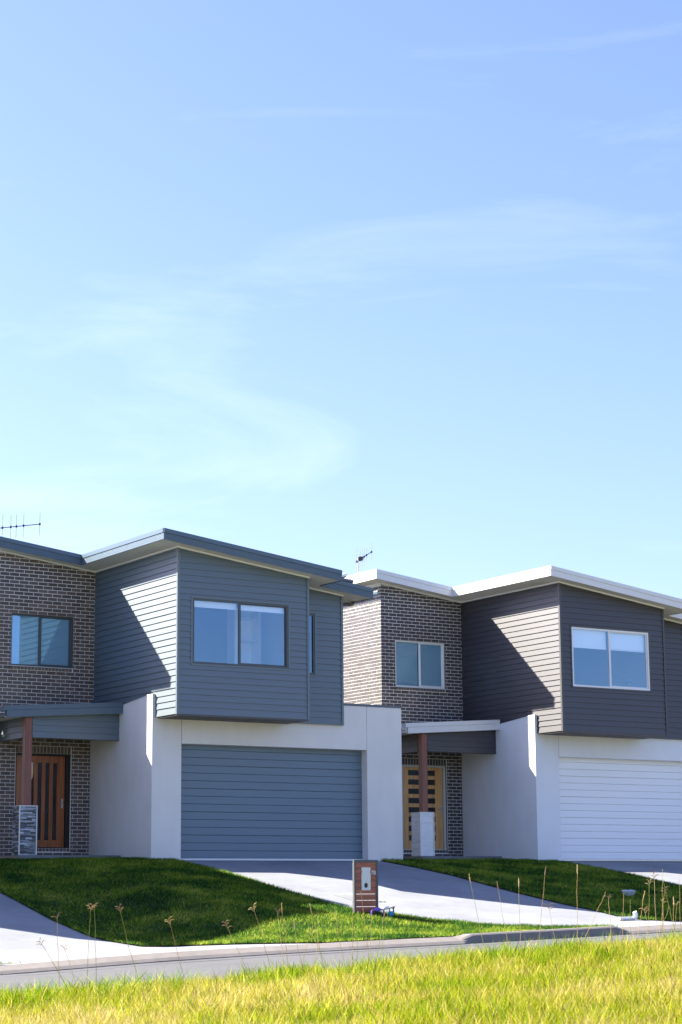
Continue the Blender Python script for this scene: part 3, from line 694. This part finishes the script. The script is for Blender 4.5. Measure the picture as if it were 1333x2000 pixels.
# ------------------------------------------------------------------ roof aerials
def aerial(label, boom0, boom1, mast, els, half):
    a = empty('tv_antenna', mast[1]); tag(a, label, 'antenna', 'rooftop television antennas')
    o = Vector(mast[1]); B0, B1 = Vector(boom0) - o, Vector(boom1) - o
    MB().tube([Vector(mast[0]) - o, (0, 0, -.0)], .018, 8).build('mast', MT['alu'], a)
    MB().tube([B0, B1], .011, 6).build('boom', MT['black'], a)
    for t, hh in els:
        c = B0.lerp(B1, t); lean = Vector((.02 * hh, 0, hh))
        MB().tube([c - lean, c + lean], .0075, 5).build('element', MT['alu'], a)
        MB().box(c.x - .018, c.x + .018, c.y - .018, c.y + .018, c.z - .03, c.z + .03).build('clamp', MT['black'], a)
    return a, B0, B1
YA = 6.5
pA = lambda x, y: at_y(x, y, YA)
b0, b1 = pA(-22, 1033.5), pA(80, 1023.5)
el = []
for xx, yt, yb2 in ((5, 1002.5, 1052), (21, 1006.5, 1052.5), (32, 1006, 1052), (46, 1005, 1050), (78, 1002, 1047.5)):
    t = (xx + 22) / 102; c = b0.lerp(b1, t); el.append((t, (pA(xx, yt).z - pA(xx, yb2).z) / 2))
mtop = pA(-14, 1025)
aerial('television antenna with upright rods above the brown brick house', b0, b1, ((mtop.x, mtop.y, mtop.z + .05), (mtop.x, mtop.y, S(mtop.x) + HF)), el, .2)
YAB = 5.6
pB = lambda x, y: at_y(x, y, YAB)
b0, b1 = pB(697, 1097), pB(727.5, 1077)
el = [((x - 697) / 30.5, h) for x, h in ((697, .40), (701.5, .30), (705, .30), (708.5, .27), (711.5, .25), (716, .22), (726, .24))]
mb = pB(699.5, 1092)
a2, q0, q1 = aerial('television antenna with sloping boom on the charcoal house roof', b0, b1, ((mb.x, mb.y, mb.z + .02), (mb.x, mb.y, S(mb.x - BX) + HF + .016)), el, .2)
c = q0.lerp(q1, .24); MB().tube([c + Vector((-.04, -.05, .0)), c + Vector((.04, .02, .02))], .065, 10).build('dipole_box', MT['black'], a2)

# ------------------------------------------------------------------ mailbox 7B
mx0, mx1, my = .125, .66, -7.80
mz = G(.4, my) + .015
mbx = empty('mailbox', (mx0, my, mz)); tag(mbx, 'timber slatted mailbox pillar numbered 7B at the edge of the driveway', 'mailbox')
Wm, Hm, fr = mx1 - mx0, .995, .042
MB().box(0, fr, 0, .05, -.1, Hm).box(Wm - fr, Wm, 0, .05, -.1, Hm).box(fr, Wm - fr, 0, .05, Hm - .05, Hm).build('frame', MT['dark_grey'], mbx, bevel=.003)
nb = 8; ph = (Hm - .05 - .02) / nb
for i in range(nb):
    MB().box(fr, Wm - fr, .012, .032, .02 + i * ph + .005, .02 + (i + 1) * ph - (.004 if i < 5 else .001)).build('slat', MT['merbau'], mbx)
MB().box(.046, .488, .034, .13, .40, Hm - .06).build('letter_box', MT['dark_grey'], mbx)
pw0, pw1, pz0, pz1 = .165, .365, .435, .855
ring = [(.262 + .040 * math.cos(t * math.pi / 12), .525 + .047 * math.sin(t * math.pi / 12)) for t in range(24)]
outer = []
for t in range(24):
    cx_, cz_ = ring[t][0] - .262, ring[t][1] - .525
    dx = ((pw1 - .262) / cx_ if cx_ > 1e-6 else (pw0 - .262) / cx_ if cx_ < -1e-6 else 1e9); dz_ = ((pz1 - .525) / cz_ if cz_ > 1e-6 else (pz0 - .525) / cz_ if cz_ < -1e-6 else 1e9)
    k_ = min(dx, dz_); outer.append((.262 + cx_ * k_, .525 + cz_ * k_))
pm = MB()
vsA = [(x, 0.0, z) for x, z in ring] + [(x, 0.0, z) for x, z in outer]; n = 24
pm.add(vsA + [(x, .012, z) for x, _, z in vsA], [(i, (i + 1) % n, n + (i + 1) % n, n + i) for i in range(n)] + [(n + i, n + (i + 1) % n, 3 * n + (i + 1) % n, 3 * n + i) for i in range(n)] + [(i, 2 * n + i, 2 * n + (i + 1) % n, (i + 1) % n) for i in range(n)])
# square corners of the plate
pm.box(pw0, pw0 + .03, .0015, .0115, pz1 - .06, pz1 - .0005).box(pw1 - .03, pw1, .0015, .0115, pz1 - .06, pz1 - .0005).box(pw0, pw0 + .03, .0015, .0115, pz0 + .0005, pz0 + .05).box(pw1 - .03, pw1, .0015, .0115, pz0 + .0005, pz0 + .05)
po = pm.build('plate', MT['plate'], mbx)
MB().add([(.262 + .045 * math.cos(t * math.pi / 12), .0115, .525 + .052 * math.sin(t * math.pi / 12)) for t in range(24)], [tuple(range(24))]).build('paper_hole', MT['black'], mbx)
td = bpy.data.curves.new('house_number', 'FONT'); td.body = '7B'; td.size = .105; td.extrude = .003; td.materials.append(MT['white_paint'])
to = bpy.data.objects.new('house_number_curve', td); C.objects.link(to)
dg = bpy.context.evaluated_depsgraph_get(); me = bpy.data.meshes.new_from_object(to.evaluated_get(dg)); bpy.data.objects.remove(to)
no = bpy.data.objects.new('house_number', me); C.objects.link(no); no.parent = mbx; no.rotation_euler = (math.pi / 2, 0, 0); no.location = (.376, .007, .722)

# water meter at the foot of the mailbox
wz = G(.5, -8.1) + .02
wm_ = empty('water_meter', (.34, -8.05, wz)); tag(wm_, 'purple and blue water meter pipes at the foot of the mailbox', 'water meter')
MB().tube([(0, 0, -.03), (0, 0, .10), (.02, 0, .125), (.06, 0, .13)], .016, 8).build('inlet_pipe', MT['purple'], wm_)
MB().tube([(.06, 0, .125), (.10, 0, .13), (.16, 0, .13), (.20, 0, .125)], [.02, .042, .042, .02], 12).build('meter_body', MT['purple'], wm_)
MB().tube([(.20, 0, .13), (.27, 0, .13), (.27, 0, -.03)], .016, 8).build('outlet_pipe', MT['purple'], wm_)
MB().tube([(.28, -.02, .14), (.33, -.02, .16), (.37, -.02, .16)], [.02, .03, .026], 10).build('valve', MT['white_paint'], wm_)
MB().tube([(.41, -.03, -.04), (.41, -.03, .08), (.41, -.03, .10)], [.045, .05, .03], 14).build('blue_cap', MT['blue'], wm_)
MB().tube([(.38, -.03, .10), (.38, -.03, .15), (.42, -.03, .165), (.45, -.03, .15)], .011, 7).build('tap_handle', MT['dark_grey'], wm_)
MB().tube([(.48, -.01, -.03), (.48, -.01, .13), (.49, -.01, .18)], .013, 7).box(.465, .51, -.02, 0, .165, .185).build('tap', MT['dark_grey'], wm_)

# driveway drain grate
dgx0, dgx1, dgy0, dgy1 = 1.28, 1.86, -6.2, -5.25
gz = lambda y: G(1.5, y)
dr = MB().hexa([(dgx0, dgy0, gz(dgy0) - .05), (dgx1, dgy0, gz(dgy0) - .05), (dgx1, dgy1, gz(dgy1) - .05), (dgx0, dgy1, gz(dgy1) - .05), (dgx0, dgy0, gz(dgy0) + .003), (dgx1, dgy0, gz(dgy0) + .003), (dgx1, dgy1, gz(dgy1) + .003), (dgx0, dgy1, gz(dgy1) + .003)]).build('drain_grate', MT['black'])
tag(dr, 'dark rectangular drain grate in the sunlit driveway beside the mailbox', 'drain')
for i in range(6):
    xa = dgx0 + .012 + i * (dgx1 - dgx0 - .03) / 5
    MB().hexa([(xa, dgy0, gz(dgy0) + .004), (xa + .045, dgy0, gz(dgy0) + .004), (xa + .045, dgy1, gz(dgy1) + .004), (xa, dgy1, gz(dgy1) + .004), (xa, dgy0, gz(dgy0) + .016), (xa + .045, dgy0, gz(dgy0) + .016), (xa + .045, dgy1, gz(dgy1) + .016), (xa, dgy1, gz(dgy1) + .016)]).build('bar', MT['concrete'], dr)

# pale stone on the right lawn, white pipe offcut at its street corner
gs = MB(); bx_, by_ = 8.40, -5.85; bz_ = G(bx_, by_) + .02
rings = [(.06, -.03), (.11, .03), (.155, .085), (.165, .115), (.14, .130), (.05, .134)]
vs_ = []
for r, z in rings:
    for kk in range(18):
        a = kk * math.pi / 9; rr = r * (1 + .10 * math.sin(2 * a + 1) + .06 * math.sin(5 * a)); vs_.append((bx_ + rr * math.cos(a), by_ + rr * .8 * math.sin(a), bz_ + z + .006 * math.sin(3 * a)))
fs_ = [(i * 18 + kk, i * 18 + (kk + 1) % 18, (i + 1) * 18 + (kk + 1) % 18, (i + 1) * 18 + kk) for i in range(5) for kk in range(18)] + [tuple(range(90, 108))]
tag(gs.add(vs_, fs_).build('garden_stone', MT['pale_stone'], smooth=True), 'small pale blue-grey stone on the shaded right lawn', 'stone')
wp = at_y(1222, 1795, -8.95); wz = G(wp.x, -8.95)
pp = empty('plastic_pipe', (wp.x, -8.95, wz)); tag(pp, 'white plastic pipe offcut lying where driveway, lawn and street meet', 'pipe')
MB().tube([(-.16, 0, .035), (.20, 0, .035)], .034, 12).build('pipe', MT['white_paint'], pp)
MB().tube([(.20, 0, .035), (.25, 0, .05), (.26, 0, .12), (.24, .0, .16)], [.038, .048, .046, .04], 12).build('elbow', MT['white_paint'], pp)

# ------------------------------------------------------------------ grass
def blades(name, pts, h, wdt, cols, mat, bend, segs, label, rng):
    """pts (n,3) roots; one tapering ribbon of `segs` segments per root"""
    n = len(pts); yaw = rng.uniform(0, 2 * np.pi, n); ln = rng.uniform(0, 2 * np.pi, n)
    side = np.c_[np.cos(yaw), np.sin(yaw), np.zeros(n)]; lean = np.c_[np.cos(ln), np.sin(ln), np.zeros(n)] * (bend * rng.uniform(.2, 1.2, n) * h)[:, None]
    V = []; 
    for s in range(segs):
        t = s / segs; c = pts + np.c_[np.zeros(n), np.zeros(n), h * t * (1 - .18 * t)] + lean * (t ** 1.8)
        hw = (wdt * (1 - .55 * t) / 2)[:, None] * side; V += [c - hw, c + hw]
    V.append(pts + np.c_[np.zeros(n), np.zeros(n), h * .84] + lean)
    k = 2 * segs + 1; verts = np.stack(V, 1).reshape(-1, 3)
    base = np.arange(n)[:, None] * k; loops, sizes = [], []
    fq = []
    for s in range(segs - 1): fq.append(np.c_[base + 2 * s, base + 2 * s + 1, base + 2 * s + 3, base + 2 * s + 2])
    q = np.concatenate(fq, 0) if fq else np.zeros((0, 4), int)
    t3 = np.c_[base + 2 * segs - 2, base + 2 * segs - 1, base + 2 * segs]
    me = bpy.data.meshes.new(name); me.vertices.add(len(verts)); me.vertices.foreach_set('co', verts.ravel().astype('f'))
    li = np.concatenate([q.ravel(), t3.ravel()]); me.loops.add(len(li)); me.loops.foreach_set('vertex_index', li.astype('i'))
    st = np.concatenate([np.arange(len(q)) * 4, len(q) * 4 + np.arange(len(t3)) * 3]); me.polygons.add(len(st)); me.polygons.foreach_set('loop_start', st.astype('i'))
    me.update(calc_edges=True)
    ca = me.attributes.new('tint', 'FLOAT_COLOR', 'POINT')
    ca.data.foreach_set('color', np.repeat(np.c_[cols, np.ones(n)], k, 0).ravel().astype('f'))
    me.materials.append(mat); o = bpy.data.objects.new(name, me); C.objects.link(o); tag(o, label, 'grass', kind='stuff'); return o
rg = np.random.default_rng(3)
def noise2(x, y, sc, seed):
    r = np.random.default_rng(seed); g_ = r.random((64, 64)); u, v = x / sc + 300, y / sc + 300; i, j = np.floor(u).astype(int), np.floor(v).astype(int); fu, fv_ = u - i, v - j
    fu, fv_ = fu * fu * (3 - 2 * fu), fv_ * fv_ * (3 - 2 * fv_); g2 = lambda a, b: g_[a % 64, b % 64]
    return (g2(i, j) * (1 - fu) + g2(i + 1, j) * fu) * (1 - fv_) + (g2(i, j + 1) * (1 - fu) + g2(i + 1, j + 1) * fu) * fv_
def mixcol(pal, t):
    pal = np.array(pal); i = np.clip((t * (len(pal) - 1)), 0, len(pal) - 1.001); a = i.astype(int); f = (i - a)[:, None]; return pal[a] * (1 - f) + pal[a + 1] * f
def lawn_blades(fl, fr, x0, x1, dens, label):
    n = int((x1 - x0) * 14.1 * dens); x, y = rg.uniform(x0, x1, n), rg.uniform(YK + .01, 3.1, n)
    l = np.array([fl(b) for b in y]) if n < 1 else np.interp(y, YSd, [fl(b) for b in YSd]); r_ = np.interp(y, YSd, [fr(b) for b in YSd])
    k = (x > l - .015) & (x < r_ + .015); x, y = x[k], y[k]
    # keep clear of house footprints
    for ox in (-BX, 0, BX):
        k = ~((x > ox - 2.54) & (x < ox + 6.53) & (y > np.where(x < ox - .09, 1.45, -.01))); x, y = x[k], y[k]
    z = np.array([G(a, b) for a, b in zip(x, y)]) + .018
    n = len(x); t = np.clip(.55 * noise2(x, y, .55, 1) + .25 * noise2(x, y, .14, 2) + rg.normal(0, .24, n) + .03, 0, 1)
    cols = mixcol([(.012, .050, .016), (.040, .130, .024), (.23, .34, .020), (.50, .50, .11)], t) * rg.uniform(.75, 1.2, n)[:, None]
    return blades('lawn_grass', np.c_[x, y, z], rg.uniform(.03, .075, n) * (.8 + .6 * noise2(x, y, .3, 5)), rg.uniform(.010, .018, n), cols, MT['grass'], .9, 1, label, rg)
YSd = np.array([YK + i * .05 for i in range(290)])
lawn_blades(cr, edge_l, -5, 4, 2300, 'short mown grass of the lawn left of the mailbox')
lawn_blades(edge_r, lambda y: edge_l(y) + BX, 5.8, 14.5, 1700, 'short mown grass of the lawn between driveways on the right')
lawn_blades(lambda y: -17, lambda y: cr(y) - 5.5, -17, -7, 300, 'short mown grass beyond the left driveway')

# long field grass in front of the street
def field_pts(n, x0, x1, y0, y1, wedge=True):
    x, y = rg.uniform(x0, x1, n), rg.uniform(y0, y1, n)
    edge = -17.75 + .35 * (noise2(x, y * 0, .8, 9) - .5)
    k = y < edge
    if wedge:
        ang = np.arctan2(x - CAM[0], y - CAM[1]); k &= (ang > YAW - .165 - .10) & (ang < YAW + .165 + .12)
    return x[k], y[k]
def field(n, x0, x1, y0, y1, hm, label, wedge=True, wmul=1):
    x, y = field_pts(n, x0, x1, y0, y1, wedge); n = len(x)
    z = np.array([G(a, b) for a, b in zip(x, y)])
    cl = noise2(x, y, .45, 11); c2 = noise2(x, y, 1.6, 12)
    t = np.clip(.50 * c2 + .38 * noise2(x, y, .25, 13) + rg.normal(0, .24, n) + .02 + np.clip((-18.8 - y) * .05, 0, .2), 0, 1)
    cols = mixcol([(.05, .15, .006), (.14, .28, .008), (.30, .40, .010), (.46, .46, .018), (.58, .46, .10), (.66, .54, .24)], t) * rg.uniform(.35, 1.2, n)[:, None]
    h = hm * rg.uniform(.35, 1.1, n) * (.55 + .75 * cl)
    return blades('long_grass', np.c_[x, y, z], h, rg.uniform(.005, .011, n) * wmul, cols, MT['field'], .50, 3, label, rg)
field(780000, -18, 6.5, -31, -17.6, .29, 'long yellow-green grass filling the foreground')
x, y = field_pts(9000, -15, 2.5, -20.0, -17.7); k = noise2(x, y, .5, 21) > .52; x, y = x[k], y[k]; n = len(x)
blades('long_grass', np.c_[x, y, [G(a, b) for a, b in zip(x, y)]], rg.uniform(.28, .46, n), rg.uniform(.007, .014, n), mixcol([(.06, .17, .008), (.15, .28, .01), (.32, .38, .015), (.62, .48, .14)], rg.uniform(0, 1, n) ** 1.3), MT['field'], .55, 3, 'taller green tufts along the near edge of the street', rg)
field(60000, -24, 12, -34, -17.6, .22, 'sparser field grass to either side of the view', False, 1.6)

# single seed-head stalks standing out of the field
def stalk(bx2, tx, ty, kind, Y=-18.4, bow=0.0, label='', group='dry seed-head stalks in the foreground'):
    top = at_y(tx, ty, Y); bpt = at_y(bx2, 1850, Y); x0 = bpt.x; z0 = G(x0, Y)
    o = empty('grass_stalk', (x0, Y, z0)); tag(o, label, 'grass stalk', group)
    T = top - Vector((x0, Y, z0)); sd = Vector((RT.x, RT.y, 0)); pts = []
    for i in range(9):
        t = i / 8; p = Vector((T.x * t, T.y * t, T.z * t)) + sd * (bow * math.sin(math.pi * t)) * .5 + Vector((0, 0, abs(bow) * .25 * math.sin(math.pi * t))); p += Vector((rnd.uniform(-.004, .004), rnd.uniform(-.01, .01), 0)) * (t > 0); pts.append(p)
    cst = rnd.choice([(.66, .50, .24), (.72, .58, .32), (.58, .42, .20), (.46, .46, .16)])
    MB().tube(pts, [.0042 - .0022 * i / 8 for i in range(9)], 5, cst).build('stem', MT['straw'], o)
    hd = MB(); dirn = (pts[-1] - pts[-2]).normalized(); ch = rnd.choice([(.66, .49, .24), (.72, .57, .33), (.42, .28, .20)])
    if kind == 'spike':
        hd.tube([pts[-1] - dirn * .11, pts[-1] - dirn * .06, pts[-1] + dirn * .01], [.004, .008, .002], 5, ch)
        for i in range(12):
            c = pts[-1] - dirn * rnd.uniform(0, .12); d = (dirn + Vector((rnd.uniform(-.6, .6), rnd.uniform(-.6, .6), rnd.uniform(-.3, .4)))).normalized(); hd.tube([c, c + d * .022], [.0032, .001], 4, ch)
    elif kind == 'fork':
        for i in range(rnd.choice([3, 4, 5])):
            c = pts[-1] - dirn * (.018 * i); sgn = -1 if i % 2 else 1; d = (dirn * .8 + sd * sgn * rnd.uniform(.2, .9) + Vector((0, 0, rnd.uniform(-.5, .3)))).normalized(); l = rnd.uniform(.05, .085)
            e1 = c + d * l * .6; e2 = e1 + (d + Vector((0, 0, -.7))).normalized() * l * .5
            hd.tube([c, e1, e2], [.0025, .0048, .0022], 5, ch)
    else:
        hd.tube([pts[-1], pts[-1] + dirn * .02], [.002, .001], 4, ch)
    hd.build('seed_head', MT['straw'], o)
LEFT = [(120, 112, 1790, 'fork', 'stalk leaning over the left driveway, its seed head on the shadow line'), (150, 78, 1838, 'fork', 'faint curved stalk low over the sunlit left driveway'),
        (190, 185, 1768, 'fork', 'tall upright pale stalk where left driveway meets lawn'), (172, 178, 1772, 'fork', 'tall stalk bending beside the tallest left stalk'), (285, 233, 1772, 'fork', 'long stalk slanting left before the dark lawn'),
        (370, 330, 1796, 'fork', 'stalk with drooping heads at the lawn edge'), (505, 440, 1802, 'fork', 'curved stalk arching left before the shaded lawn'), (168, 126, 1851, 'fork', 'drooping dark seed head above the kerb on the left')]
for bx2, tx, ty, kd, lb in LEFT: stalk(bx2, tx, ty, kd, bow=rnd.uniform(-.04, .04), label='dry grass ' + lb)
MID = [(540, 496, 1772, 'fork'), (570, 550, 1766, 'spike'), (560, 543, 1780, 'fork'), (640, 606, 1766, 'spike'), (612, 622, 1788, 'none'), (600, 574, 1798, 'spike'), (655, 600, 1800, 'none'), (585, 610, 1812, 'none'), (680, 655, 1776, 'none')]
ORD = ['first', 'second', 'third', 'fourth', 'fifth', 'sixth', 'seventh', 'eighth', 'ninth', 'tenth', 'eleventh', 'twelfth', 'thirteenth', 'fourteenth', 'fifteenth']
for i, (bx2, tx, ty, kd) in enumerate(sorted(MID, key=lambda q: q[1])): stalk(bx2, tx, ty, kd, bow=rnd.uniform(-.05, .05), label=ORD[i] + ' dry stalk tip from the left in the tangle before the shaded lawn', group='stalks left of the mailbox')
stalk(686, 691, 1720, 'none', label='straight pale grass blade rising in front of the mailbox frame')
stalk(724, 706, 1744, 'none', label='thin grass stem crossing the mailbox slats')
for i, (bx2, tx, ty) in enumerate(((698, 699, 1782), (722, 726, 1796), (728, 752, 1782), (735, 760, 1770))): stalk(bx2, tx, ty, rnd.choice(['none', 'spike']), label=ORD[i] + ' dry straw from the left below the mailbox and water meter', group='straws below the mailbox')
RIGHT = [(955, 917, 1708, 'spike', 'leaning seed stalk before the shaded driveway'), (1016, 1013, 1716, 'spike', 'upright seed stalk before the shaded driveway'), (1048, 1066, 1695, 'spike', 'thick golden seed head leaning right over the driveway'),
         (1128, 1128, 1690, 'spike', 'tallest single green stalk before the right lawn'), (1000, 972, 1722, 'spike', 'slanting stalk between two upright seed stalks'), (1120, 1183, 1743, 'none', 'stiff straw slanting right across the driveway'),
         (1095, 1072, 1768, 'fork', 'low arched stalk over the driveway shadow edge')]
for bx2, tx, ty, kd, lb in RIGHT: stalk(bx2, tx, ty, kd, bow=rnd.uniform(-.02, .02), label='dry grass ' + lb)
for i, (bx2, tx, ty, kd) in enumerate(sorted(((1200, 1189, 1750, 'fork'), (1215, 1219, 1746, 'none'), (1232, 1231, 1759, 'none'), (1236, 1260, 1742, 'spike'), (1266, 1268, 1722, 'fork'), (1290, 1278, 1706, 'fork'), (1292, 1295, 1700, 'none'), (1330, 1296, 1722, 'none'),
                        (1328, 1326, 1718, 'none'), (1270, 1307, 1773, 'none'), (1305, 1295, 1760, 'fork'), (1275, 1260, 1774, 'fork'), (1318, 1316, 1752, 'spike'), (1284, 1300, 1735, 'fork'), (1310, 1322, 1764, 'fork')), key=lambda q: q[1])):
    stalk(bx2, tx, ty, kd, bow=rnd.uniform(-.04, .04), label=ORD[i] + ' dry stalk tip from the left in the clump at the right edge', group='stalk clump at the right edge')
